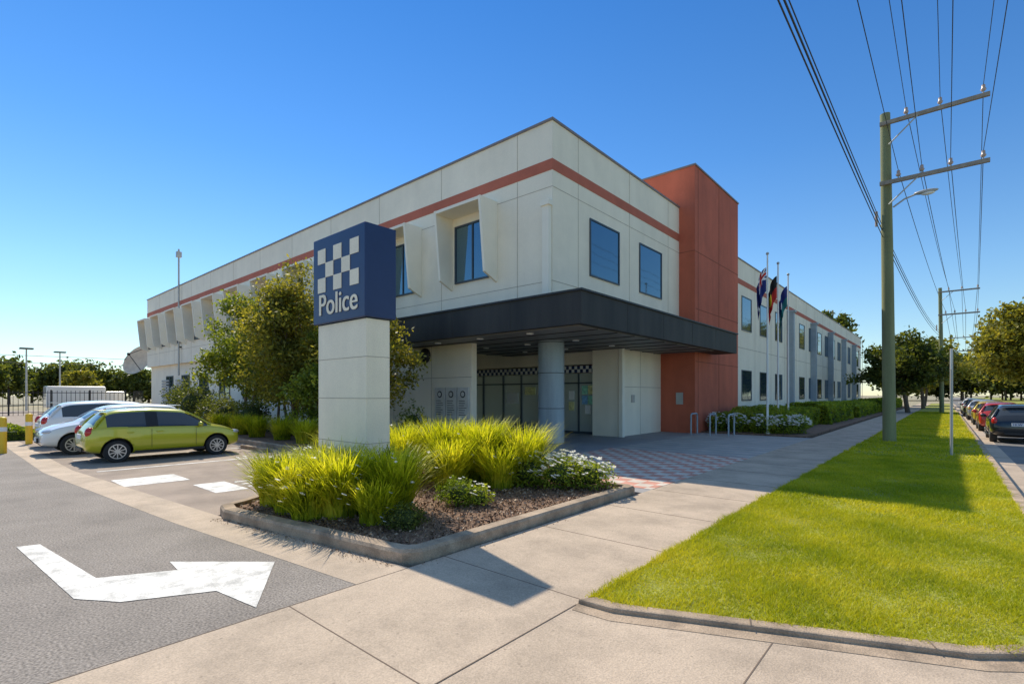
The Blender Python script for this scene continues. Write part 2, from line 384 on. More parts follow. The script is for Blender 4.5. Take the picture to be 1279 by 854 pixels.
def bush(name,blobs,m,n,size,flower=0,fs=.04):
    e=empty(name,(blobs[0][0],blobs[0][1],0)); C=[]
    tot=sum(b[3]*b[4]*b[5] for b in blobs)
    for b in blobs:
        k=int(n*b[3]*b[4]*b[5]/tot)
        d=rng.normal(size=(k,3)); d/=np.linalg.norm(d,axis=1)[:,None]
        rr=rng.uniform(.5,1.0,(k,1))**.6*(1+.22*np.sin(d[:,0:1]*7+b[0])*np.sin(d[:,1:2]*6+b[1])+.12*np.sin(d[:,2:3]*11+b[1]))
        C.append(np.array(b[:3])+d*rr*np.array(b[3:6]))
    C=np.concatenate(C); C=C[C[:,2]>.05]
    quads('foliage',leaves(C,size),m,4,e)
    t=MB()
    for b in blobs:
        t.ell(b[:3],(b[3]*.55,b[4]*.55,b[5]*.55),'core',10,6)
        t.tube([(b[0],b[1],0),(b[0],b[1],b[2])],[.03,.015],'bark',6)
    t.build('stems',parent=e)
    if flower:
        F=[]
        for i in range(flower):
            b=random.choice(blobs); d=Vector((random.gauss(0,1),random.gauss(0,1),abs(random.gauss(0,.9)))).normalized()
            F.append((b[0]+d.x*b[3]*1.08,b[1]+d.y*b[4]*1.08,b[2]+d.z*b[5]*1.12))
        quads('flowers',flowers([f for f in F if f[2]>.12],fs),'petal',4,e)
bush('white_rose_shrub',[(-5.2,6.4,.34,.42,.4,.30),(-4.75,6.65,.32,.42,.4,.28),(-4.35,6.95,.3,.4,.36,.26),(-4.9,7.05,.34,.4,.3,.28),(-5.6,6.2,.34,.36,.3,.28)],'hedge',6500,.024,350,.05)
bush('low_shrub',[(-5.05,4.7,.25,.30,.28,.2),(-4.85,4.9,.2,.2,.2,.16)],'hedge',2400,.018,26,.03)
bush('low_shrub',[(-4.65,3.5,.2,.24,.26,.16)],'leafD',1600,.016,6,.022)
g=MB(); g.prism([(-12.4,6.75),(-50,6.75),(-50,11.9),(-12.4,11.9)],-.18,.08,'mulch'); g.build('mulch_bed')
g=MB(); g.box(-50,-12.25,6.6,6.75,-.1,.13,'conc2'); g.box(-12.4,-12.25,6.75,11.8,-.1,.13,'conc2'); g.build('garden_kerb',bevel=.015)
bush('round_shrub',[(-21.5,8.5,.7,.8,.8,.8),(-24.5,8.6,.7,.9,.8,.8),(-27,9.0,.8,.9,.9,.9)],'leafD',6000,.05)
bush('round_shrub',[(-29.5,8.8,1.1,1.1,1.0,1.2),(-32,9,1.1,1.2,1.0,1.2)],'leafD',5000,.06)
bush('round_shrub',[(-14.9,8.8,.8,.8,.7,.9),(-16.6,9.2,.8,.9,.7,.9),(-12.9,10,.6,.55,.5,.7)],'leafA',6500,.04)

# ---------------- trees ----------------
def tree(name,x,y,H,crown,m,nl,ls,trunk=.1,base=.35,ncl=26,multi=1,zc=None,rc=None):
    e=empty(name,(x,y,0)); t=MB(); cr=crown; zc=zc or H-cr[2]; C=[]
    tips=[]
    for i in range(ncl):
        d=Vector((random.gauss(0,1),random.gauss(0,1),random.gauss(0,1))).normalized()
        r=random.uniform(.4,.97)
        tips.append(Vector((x+d.x*cr[0]*r,y+d.y*cr[1]*r,zc+d.z*cr[2]*r)))
    for k in range(multi):
        bx=x+random.uniform(-.3,.3)*(multi>1); by=y+random.uniform(-.3,.3)*(multi>1)
        f=Vector((x+random.uniform(-.2,.2)*cr[0],y+random.uniform(-.2,.2)*cr[1],max(H*base,zc-cr[2]*.7)))
        t.tube([(bx,by,0),((bx*2+f.x)/3+.05,(by*2+f.y)/3,f.z*.4),f],[trunk*1.25,trunk,trunk*.8],'bark',8)
        for i,p in enumerate(tips):
            if i%multi!=k: continue
            mid=f.lerp(p,.5)+Vector((random.gauss(0,.1),random.gauss(0,.1),random.uniform(-.05,.15)*cr[2]))
            t.tube([f,mid,p],[trunk*.5,trunk*.28,trunk*.08],'bark',5,cap=False)
    t.build('trunk',parent=e)
    mr=rc or (cr[0]+cr[2])/2*.36
    for p in tips:
        k=int(nl/ncl*random.uniform(.6,1.4)); sub=rng.normal(size=(6,3))*mr*.55
        cc=sub[rng.integers(0,6,k)]+rng.normal(size=(k,3))*mr*.32
        cc[:,2]*=.8; C.append(np.array(p)+cc)
    C=np.concatenate(C); C=C[C[:,2]>.15]; quads('foliage',leaves(C,ls),m,4,e)
tree('garden_tree',-23.2,9.0,5.6,(1.8,1.5,2.1),'leafA',22000,.075,.07,.25,34,3)
tree('garden_tree',-18.3,8.8,6.0,(1.7,1.5,2.5),'leafB',24000,.07,.07,.2,36,3)
tree('garden_tree',-20.6,9.3,4.8,(1.3,1.2,1.9),'leafA',11000,.075,.06,.2,24,2)
tree('garden_tree',-16.0,8.7,3.6,(1.2,1.1,1.6),'leafA',9000,.06,.06,.2,22,2)
tree('garden_tree',-13.4,9.1,4.8,(1.2,1.05,1.8),'leafB',12000,.065,.06,.2,26,3)
tree('street_tree',-2.6,57,7.0,(3.4,3.4,2.3),'leafD',15000,.16,.16,.3,34)
tree('street_tree',-2.0,74,7.5,(3.6,3.4,2.5),'leafB',10000,.2,.16,.3,30)
tree('street_tree',-2.4,94,8.0,(4,4,2.6),'leafB',8000,.25,.16,.3,30)
tree('street_tree',10.5,118,17.5,(6.5,6.5,6.5),'leafB',22000,.34,.35,.3,50)
tree('street_tree',14,140,17,(7,7,6),'leafB',12000,.42,.35,.3,40)
tree('street_tree',11.5,85,7,(3.4,3.4,2.6),'leafD',8000,.2,.2,.3,30)
tree('background_tree',-16,95,14.5,(5,5,4),'leafD',8000,.35,.3,.3,30)
def treemass(name,pts,m,ls,k=170,sp=.2):
    C=[]
    t=MB(); e=empty(name,(pts[0][0],pts[0][1],0))
    for (x,y,h,r) in pts:
        t.tube([(x,y,0),(x,y,h*.6)],[.25,.12],'bark',6)
        for q in range(14):
            d=rng.normal(size=3); d/=np.linalg.norm(d); c=np.array([x,y,h*.62])+d*np.array([r,r,h*.34])*.75
            C.append(c+rng.normal(size=(k,3))*r*sp)
    quads('foliage',leaves(np.concatenate(C),ls),m,4,e); t.build('trunks',parent=e)
pts=[(-120+random.uniform(-12,12),y,random.uniform(5.5,8.8),random.uniform(3.0,4.2)) for y in range(-16,48,4)]
treemass('distant_trees',pts,'leafD',.38,200,.22)
treemass('background_tree',[(-88,0,7.8,2.6)],'leafD',.24,260)
treemass('background_tree',[(-86,12.5,5.6,2.0)],'leafB',.24,200)
pts=[(random.uniform(-16,40),200+random.uniform(-15,25),random.uniform(9,14),random.uniform(5,7)) for i in range(30)]
treemass('distant_trees',pts,'leafD',.6)
def hedge(name,x0,x1,y0,y1,h,n,m='hedge',size=.045):
    e=empty(name,((x0+x1)/2,(y0+y1)/2,0))
    x=rng.uniform(x0,x1,n);y=rng.uniform(y0,y1,n);z=rng.uniform(.05,h,n)
    f=rng.integers(0,4,n); j=np.abs(rng.normal(0,.06,n))
    f[rng.random(n)<.35]=0
    z=np.where(f==0,h-j,z); x=np.where(f==1,x1-j,x); y=np.where(f==2,y0+j,y); x=np.where(f==3,x0+j,x)
    bulge=.10*np.sin(y*1.9+x)+.07*np.sin(y*4.1+1)
    cy=(x-(x0+x1)/2)/((x1-x0)/2); z=z+bulge*(z/h)-(.12*h)*(np.abs(cy)**4)*(z/h); x=x+.08*np.sin(y*2.3+z*3)
    quads('foliage',leaves(np.stack([x,y,z],1),size),m,4,e)
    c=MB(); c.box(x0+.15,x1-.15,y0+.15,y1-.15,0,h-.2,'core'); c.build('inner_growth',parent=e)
g=MB(); g.prism([(-8.7,21.3),(-3.95,21.3),(-3.95,90),(-8.7,90)],-.18,.05,'mulch'); g.build('mulch_bed')
hedge('clipped_hedge',-7.6,-5.0,22.4,30,.95,16000)
hedge('clipped_hedge',-6.6,-4.6,30.6,40,1.05,13000,size=.06)
hedge('clipped_hedge',-6.8,-4.5,41,55,1.0,12000,size=.07)
hedge('clipped_hedge',-6.8,-4.4,56,84,1.1,14000,size=.09)
bush('white_rose_shrub',[(-5.6,21.9,.38,.5,.4,.38),(-4.9,22.1,.38,.5,.4,.36),(-4.5,22.8,.38,.4,.6,.36)],'hedge',4000,.035,260,.075)
bush('white_rose_shrub',[(-7.4,21.9,.4,.4,.4,.42),(-6.6,22.0,.4,.4,.4,.38)],'hedge',2800,.035,120,.075)
hedge('clipped_hedge',-25.8,-24.4,-2.5,3.0,.5,6000,size=.05)

# ---------------- building ----------------
B=empty('police_station',(-20,16,0))
ZT=9.52; X1=-8.58; Y0=11.66; XL=-50.7
g=MB()
g.box(XL,X1,Y0,20.72,3.9,ZT,'cream')
g.box(XL,-13.8,20.73,45,3.9,ZT-.02,'cream')
g.box(XL,-18.4,11.95,30,0,3.9,'cream')
g.box(-18.4,-12.2,11.95,12.2,0,3.9,'cream')
g.box(-18.41,-10.55,17.5,17.8,2.85,3.9,'cream')
g.box(-10.55,-9.4,17.0,17.6,0,3.9,'cream')
g.box(-9.7,-9.4,17.6,20.72,0,3.9,'cream')
g.box(-9.36,-9.2,16.94,17.1,0,3.9,'cream2')
g.box(-40,-8.95,26.42,84,0,9.35,'cream')
g.build('walls',parent=B)
g=MB()
g.box(XL-.03,X1+.04,Y0-.04,Y0+.2,ZT,ZT+.07,'cap'); g.box(X1-.2,X1+.04,Y0+.2,20.7,ZT,ZT+.07,'cap')
g.box(-9.2,-8.91,26.42,84.05,9.35,9.42,'cap')
g.box(XL-.01,X1+.012,Y0-.012,Y0+.1,8.10,8.42,'redband'); g.box(X1-.1,X1+.012,Y0+.1,20.71,8.10,8.42,'redband')
g.box(-9.05,-8.935,26.43,84.01,7.95,8.25,'redband')
J=.009
for z in (4.9,7.62):
    g.box(XL,X1+.004,Y0-.005,Y0+.05,z-J,z+J,'joint'); g.box(X1-.05,X1+.005,Y0+.05,20.7,z-J,z+J,'joint')
for k in range(12):
    x=-9.95-k*3.75+.3
    if k==0: x=-9.9
    if x>XL:
        for a,b in ((3.9,8.10),(8.42,ZT)): g.box(x-J,x+J,Y0-.006,Y0+.05,a,b,'joint')
for y in (13.0,16.3,19.6):
    for a,b in ((3.9,8.10),(8.42,ZT)): g.box(X1-.05,X1+.006,y-J,y+J,a,b,'joint')
for k in range(16):
    y=29.5+k*3.75
    g.box(-9.0,-8.944,y-.015,y+.015,0,9.3,'joint')
g.box(-9.0,-8.944,26.5,84,4.3,4.33,'joint')
g.box(-9.45,-9.394,18.8,18.82,0,3.5,'joint'); g.box(-9.45,-9.394,17.2,20.7,1.9,1.92,'joint')
g.box(-18,-12.2,11.944,12,2.2,2.22,'joint')
for x in (-16.6,-14.3): g.box(x,x+.02,11.944,12,0,3.4,'joint')
g.box(X1-.25,X1-.02,Y0-.16,Y0-.013,4.0,7.05,'cream2'); g.box(X1-.29,X1+.02,Y0-.2,Y0-.012,7.05,7.2,'cream2')
g.build('trim',parent=B)
g=MB(); g.box(-14,-7.9,20.71,26.4,0,11.15,'tower'); g.build('stair_tower',parent=B)
g=MB(); g.box(-14.05,-7.86,20.67,26.44,11.15,11.22,'cap')
for z in (3.0,5.2,7.6): g.box(-7.95,-7.894,20.8,26.4,z-.012,z+.012,'towerj')
for y in (21.05,23.6): g.box(-7.95,-7.893,y,y+.025,0,11.1,'towerj')
g.box(-13,-7.9,20.704,20.75,7.6,7.62,'towerj')
g.build('tower_trim',parent=B)
g=MB(); hd=MB(); gl=MB()
def win_y(x0,x1,z0,z1,Y,hood=True):
    gl.box(x0,x1,Y-.02,Y+.06,z0,z1,'glass')
    f=.06
    g.box(x0-f,x1+f,Y-.05,Y-.003,z1,z1+f,'frame'); g.box(x0-f,x1+f,Y-.05,Y-.003,z0-f,z0,'frame')
    g.box(x0-f,x0,Y-.05,Y-.003,z0,z1,'frame'); g.box(x1,x1+f,Y-.05,Y-.003,z0,z1,'frame')
    xm=x0+(x1-x0)*.5; g.box(xm-.025,xm+.025,Y-.05,Y-.022,z0,z1,'frame')
    if hood:
        D=.78; t=.09; zt=z1+.45; zb=z0-.25
        for xa in (x0-.28,x1+.28-t):
            vs=[(xa,Y-.004,zb),(xa,Y-D*.72,zb+.25),(xa,Y-D,zt),(xa,Y-.004,zt)]
            vs2=[(v[0]+t,v[1],v[2]) for v in vs]
            hd.add(vs+vs2,[(0,1,2,3),(7,6,5,4),(0,4,5,1),(1,5,6,2),(2,6,7,3),(3,7,4,0)],'cream2')
        hd.box(x0-.28+t+.002,x1+.28-t-.002,Y-D+.01,Y-.004,zt-.1,zt-.004,'cream2')
for k in range(11):
    c=-11.82-3.75*k; win_y(c-.8,c+.8,5.42,7.25,Y0)
for k in range(2,10):
    c=-11.82-3.75*k; win_y(c-.8,c+.8,1.4,3.0,11.95,False)
for x0,x1 in ((13.69,15.49),(17.1,18.9)):
    gl.box(X1-.05,X1+.015,x0,x1,5.43,7.17,'glass'); f=.05
    g.box(X1+.002,X1+.04,x0-f,x1+f,7.17,7.17+f,'frame'); g.box(X1+.002,X1+.04,x0-f,x1+f,5.43-f,5.43,'frame')
    g.box(X1+.002,X1+.04,x0-f,x0,5.43,7.17,'frame'); g.box(X1+.002,X1+.04,x1,x1+f,5.43,7.17,'frame')
XW=-8.95
for k in range(14):
    y=30.6+k*3.75
    for z0,z1 in ((5.4,7.3),(1.3,3.0)):
        gl.box(XW-.05,XW+.015,y,y+1.8,z0,z1,'glass')
        g.box(XW+.002,XW+.04,y-.05,y+1.85,z1,z1+.05,'frame'); g.box(XW+.002,XW+.04,y-.05,y+1.85,z0-.05,z0,'frame')
        g.box(XW+.002,XW+.04,y-.05,y,z0,z1,'frame'); g.box(XW+.002,XW+.04,y+1.8,y+1.85,z0,z1,'frame')
g.box(XW+.001,XW+.05,26.45,84,0.05,.8,'brick')
for xx in (-44,-47.5):
    for i in range(12): g.box(xx,xx+1.8,11.88,11.944,.2+i*.22,.34+i*.22,'louvre')
g.build('window_frames',parent=B); gl.build('windows',parent=B); hd.build('window_hoods',parent=B)
g=MB()
for y in (41.7,50.2,58.7,67.2,75.5):
    g.box(XW+.003,XW+.45,y-.2,y+.2,0,7.7,'pil'); g.box(XW+.003,XW+.55,y-.26,y+.26,7.7,7.85,'pil')
g.build('pilasters',bevel=.02,parent=B)
g=MB()
g.box(-15.4,-6.84,10.5,20.6,3.38,4.2,'char')
g.box(-7.8,-6.841,20.6,22.7,3.38,4.195,'char')
g.box(-15.45,-6.79,10.45,20.6,4.2,4.25,'dark'); g.box(-7.8,-6.79,20.6,22.75,4.2,4.25,'dark')
g.box(-15.2,-7.05,10.7,20.5,3.36,3.379,'soffit')
for y in (12.9,15.3,17.7,20.1): g.box(-6.85,-6.835,y,y+.012,3.39,4.19,'dark')
for x in (-9.2,-11.6,-14): g.box(x,x+.012,10.494,10.51,3.39,4.19,'dark')
for i in range(9): g.box(-15.2,-7.05,11.6+i*1.05,11.64+i*1.05,3.34,3.36,'dark')
for x in (-9,-11,-13): 
    for y in (11.15,13.5,15.8): g.tube([(x,y,3.358),(x,y,3.33)],.11,'white',12)
g.build('canopy',parent=B)
g=MB(); g.tube([(-9.83,13.3,0),(-9.83,13.3,3.37)],.43,'colm',36)
for z in (.02,1.15,2.3,3.3): g.tube([(-9.83,13.3,z),(-9.83,13.3,z+.02)],.434,'dark',36)
g.build('column',parent=B)
g=MB()
YG=17.5
g.box(-18.4,-10.56,YG,YG+.03,.1,2.5,'doorglass'); g.box(-18.4,-10.56,YG-.05,YG+.05,0,.1,'frame')
xs=[-18.3,-17.0,-15.7,-14.6,-13.5,-12.4,-11.5,-10.62]
for x in xs: g.box(x-.035,x+.035,YG-.06,YG-.002,.1,2.5,'frame')
g.box(-18.4,-10.56,YG-.06,YG-.002,2.06,2.12,'frame')
for r in range(2):
    i=0; x=-18.3
    while x<-10.6:
        g.box(x,x+.14,YG-.03,YG+.02,2.52+r*.14,2.66+r*.14,'blue' if (i+r)%2 else 'white'); x+=.14; i+=1
for (x,z,m) in ((-11.35,1.62,'post1'),(-11.05,1.62,'post2'),(-11.35,1.22,'post3'),(-11.05,1.22,'post1'),(-11.2,.82,'white'),(-12.0,1.4,'white'),(-12.0,.95,'post2'),(-13.2,1.3,'white'),(-13.0,.9,'post3')):
    g.box(x,x+.26,YG-.03,YG-.004,z,z+.36,m)
g.box(-13.6,-13.45,YG-.1,YG-.06,.9,1.3,'galv'); g.box(-14.4,-13.8,YG-.03,YG-.004,1.6,1.95,'post2'); g.box(-15.5,-14.8,YG-.03,YG-.004,1.2,1.7,'white')
g.build('entrance',parent=B)
g=MB()
for i in range(3):
    x=-14.0+i*.6
    g.box(x,x+.54,11.86,11.93,.75,1.85,'plaque')
    g.tube([(x+.27,11.86,1.62),(x+.27,11.85,1.62)],.12,'dark',16); g.tube([(x+.27,11.85,1.62),(x+.27,11.845,1.62)],.08,'plaque',16)
    for k in range(7): g.box(x+.07,x+.07+random.uniform(.25,.4),11.854,11.859,1.38-k*.08,1.40-k*.08,'dark')
g.ell((-14.6,11.9,3.05),(.28,.16,.28),'dark')
g.box(-9.396,-9.37,18.0,18.25,1.3,1.6,'galv')
g.box(-8.7,-8.4,20.68,20.706,1.2,1.7,'galv')
g.build('wall_plaques',parent=B)
A=MB(); A.tube([(-41.8,11.5,3),(-41.8,11.5,12.1)],.06,'galv',8); A.box(-41.95,-41.65,11.35,11.65,11.5,11.9,'galv'); A.box(-41.9,-41.7,11.5,11.66,5,5.1,'dark')
A.build('antenna_mast')
A=MB(); vs=[];fs=[];nr=6;na=28
c=Vector((-52.3,11.7,4.4)); ax=Vector((.42,-.76,.42)).normalized(); u=ax.cross(Vector((0,0,1))).normalized(); w=u.cross(ax)
for i in range(nr+1):
    r=1.4*i/nr
    for k in range(na):
        t=2*math.pi*k/na; vs.append(c+u*math.cos(t)*r+w*math.sin(t)*r+ax*(r*r*.25))
for i in range(nr):
    for k in range(na): fs.append((i*na+k,i*na+(k+1)%na,(i+1)*na+(k+1)%na,(i+1)*na+k))
A.add(vs,fs,'dish',True)
A.tube([(-50.71,13.2,3.6),(-52.3,13.0,3.6),c-ax*.05],.09,'galv',10); A.tube([(-50.71,13.2,2.6),(-52.2,13.0,3.6)],.06,'galv',10)
for k in (0,9,18): A.tube([vs[nr*na+k],c+ax*1.4],.03,'dark',6)
A.ell(c+ax*1.4,(.13,.13,.13),'dark')
A.build('satellite_dish')

# ---------------- pylon sign ----------------
P=empty('police_pylon_sign',(-6.9,4.1,0))
g=MB(); g.box(-7.6,-6.235,4.02,4.42,0,2.70,'signc')
g.build('pylon_base',bevel=.012,parent=P)
g=MB()
for z in (.9,1.55,2.15): g.box(-7.603,-6.232,4.017,4.423,z-.005,z+.005,'joint')
g.build('pylon_joints',parent=P)
g=MB(); g.box(-7.66,-6.19,3.97,4.50,2.71,4.05,'blue'); g.build('sign_box',bevel=.012,parent=P)
g=MB(); cw=.232
x0=-6.925-2.5*cw
for r in range(3):
    for c_ in range(5):
        if (r+c_)%2==0: g.box(x0+c_*cw,x0+(c_+1)*cw,3.962,3.9685,3.87-(r+1)*.225,3.87-r*.225,'signc')
g.build('checker_mark',parent=P)
for i,dx in enumerate((-.012,-.008,-.004,0,.004,.008,.012)):
    text('lettering','Police',(-6.925+dx,3.9645-i*.0006,2.98),(math.pi/2,0,0),.465,'signc',P,.002,0)

# ---------------- bike rails, flags, poles ----------------
for x in (-7.75,-7.0,-6.3):
    g=MB(); pts=[(x,19.9,0),(x,19.9,.72)]+[(x,19.9+.12*(1-math.cos(a)),.72+.12*math.sin(a)) for a in (.4,.8,1.2,1.57)]
    pts+=[(x,20.45+.12*math.sin(a),.72+.12*math.cos(a)) for a in (0,.4,.8,1.2,1.57)]+[(x,20.57,0)]
    g.tube(pts,.032,'pil',10); g.build('bike_rack')
def flagpole(x,y,h,kind):
    e=empty('flagpole',(x,y,0)); g=MB(); g.tube([(x,y,0),(x,y,h)],[.045,.028],'white',12); g.ell((x,y,h+.04),(.06,.06,.06),'galv',10,6)
    g.tube([(x,y,0),(x,y,.1)],.1,'galv',12); g.build('pole',parent=e)
    f=MB(); nu,nv=44,26; top=h-.5; W=1.7; Hh=1.0
    vs=[]
    for i in range(nu+1):
        s=i/nu
        for j in range(nv+1):
            t=j/nv
            hx=.05+.42*(1-math.exp(-3*s))*(1-.25*t)
            fold=.07*math.sin(s*15+t*2.5)*min(1,s*4)
            vs.append((x-hx*.8+fold*.5,y-hx*.5-fold,top-t*Hh-s*W*.66+.05*math.sin(s*9+t)))
    for i in range(nu):
        for j in range(nv):
            s=(i+.5)/nu;t=(j+.5)/nv
            if kind==0:
                m='fnavy'
                if s<.5 and t<.5:
                    ss=s*2;tt=t*2
                    if abs(ss-.5)<.07 or abs(tt-.5)<.1: m='fred'
                    elif abs(ss-.5)<.13 or abs(tt-.5)<.18 or abs(ss-tt)<.09 or abs(ss-1+tt)<.09: m='fwhite'
                elif (int(s*13)+int(t*9))%17==0: m='fwhite'
            elif kind==1:
                m='fblack' if t<.5 else 'fred'
                if (s-.5)**2*2.9+(t-.5)**2<.06: m='fyel'
            else:
                m='fnavy' if t<.55 else 'fteal'
                if (s-.45)**2*2.9+(t-.4)**2<.02: m='fwhite'
            k=i*(nv+1)+j; f.add([vs[k],vs[k+nv+1],vs[k+nv+2],vs[k+1]],[(0,1,2,3)],m,False)
    f.build('flag',parent=e)
flagpole(-5.4,21.8,7.2,0); flagpole(-5.5,23.9,7.25,1); flagpole(-5.6,26.2,7.2,2)

def upole(x,y,h,light=True,r=.19,arm=2.55):
    e=empty('power_pole',(x,y,0)); g=MB(); g.tube([(x,y,-.1),(x-.05,y,h*.5),(x-.12,y,h)],[r,r*.9,r*.75],'polewood',16); g.build('pole',parent=e)
    g=MB(); xx=x-.1
    ins=[]
    for z,offs in ((h-.4,(.55,1.4,2.4)),(h-2.4,(.35,.95,1.65,2.4))):
        g.box(xx-.15,xx+arm,y-.2-.06,y-.2+.04,z-.06,z+.06,'timber')
        g.tube([(xx+.1,y-.24,z-.75),(xx+.85,y-.24,z-.04)],.022,'galv',6)
        for o in offs:
            X=xx+o; g.tube([(X,y-.2,z+.06),(X,y-.2,z+.16)],.02,'galv',6); g.tube([(X,y-.2,z+.14),(X,y-.2,z+.19),(X,y-.2,z+.22),(X,y-.2,z+.32)],[.05,.075,.05,.045],'insul',10)
            ins.append((X,y-.2,z+.32))
    g.tube([(xx-.25,y-.1,h*.66),(xx-.25,y-.1,h*.66+.5)],.04,'insul',8)
    if light:
        g.tube([(x+.1,y,h-3.2),(x+.4,y,h-3.0),(x+.7,y,h-2.92)],.028,'galv',8)
        g.ell((x+.95,y,h-2.9),(.32,.11,.07),'galv'); g.ell((x+1.0,y,h-2.96),(.18,.09,.06),'white')
    g.build('crossarms',parent=e)
    return ins
P1=(-1.45,21.1,11.1); I1=upole(*P1)
P2=(-.3,58,11.0); I2=upole(*P2,light=False,r=.17)
P0=(-1.5,-20,11.2); I0=upole(*P0,light=False)
P3=(.6,100,10.5); I3=upole(*P3,light=False,r=.17)
g=MB()
def wire(a,b,sag,r=.009):
    pts=[]
    for i in range(25):
        t=i/24; pts.append((a[0]+(b[0]-a[0])*t,a[1]+(b[1]-a[1])*t,a[2]+(b[2]-a[2])*t-sag*4*t*(1-t)))
    g.tube(pts,r,'wire',5,cap=False)
for i in range(7):
    wire(I0[i],I1[i],.45); wire(I1[i],I2[i],.4,.011); wire(I2[i],I3[i],.4,.016)
for dz,dx,rr in ((0,-.2,.015),(.22,-.22,.010),(-.25,-.18,.012)):
    z=7.2+dz
    wire((P0[0]+dx,P0[1],z+.1),(P1[0]+dx,P1[1],z),.3,rr); wire((P1[0]+dx,P1[1],z),(P2[0]+dx,P2[1],z-.1),.5,rr); wire((P2[0]+dx,P2[1],z-.1),(P3[0]+dx,P3[1],z-.3),.5,rr)
g.build('overhead_wires')
g=MB(); g.tube([(.1,17.3,0),(.1,17.3,2.8)],.032,'galv',10); g.box(.08,.10,17.12,17.48,2.25,2.75,'white'); g.build('parking_sign')
for (x,y) in ((-19.5,1.2),(-22.6,2.0)):
    g=MB(); g.tube([(x,y,0),(x,y,.95)],.09,'yellow',14); g.ell((x,y,.95),(.09,.09,.05),'yellow'); g.tube([(x,y,.6),(x,y,.72)],.093,'white',14); g.build('bollard')
g=MB(); g.box(-23.3,-22.9,.2,.5,0,1.0,'white'); g.box(-24.5,-22.2,.3,.4,.85,.97,'yellow'); g.build('boom_gate',bevel=.02)
g=MB()
for i in range(150):
    y=-30+i*.28; g.box(-54.02,-53.98,y,y+.03,0,1.95,'black')
for z in (.2,1.75): g.box(-54.03,-53.97,-30,11.9,z,z+.05,'black')
for i in range(18): g.box(-54.05,-53.95,-30+i*2.4,-29.9+i*2.4,0,2.0,'black')
for i in range(12): g.box(-54+i*.28,-53.97+i*.28,11.4,11.43,0,1.95,'black')
g.build('palisade_fence')
g=MB(); g.box(-53.5,-51,13.6,14.0,0,3.0,'brick'); g.build('brick_wall')
for (x,y,h) in ((-70,6,6.2),(-78,9.5,6.5)):
    g=MB()
    g.tube([(x,y,0),(x,y,h)],[.1,.06],'galv',8); g.box(x-.5,x+.5,y-.5,y+.5,h,h+.12,'dark')
    g.build('light_pole')
g=MB()
for z in (6.2,5.2): g.tube([(-95,-60,z+1),(-95,-20,z+.6),(-95,30,z+.9)],.03,'wire',5)
g.build('overhead_wires')

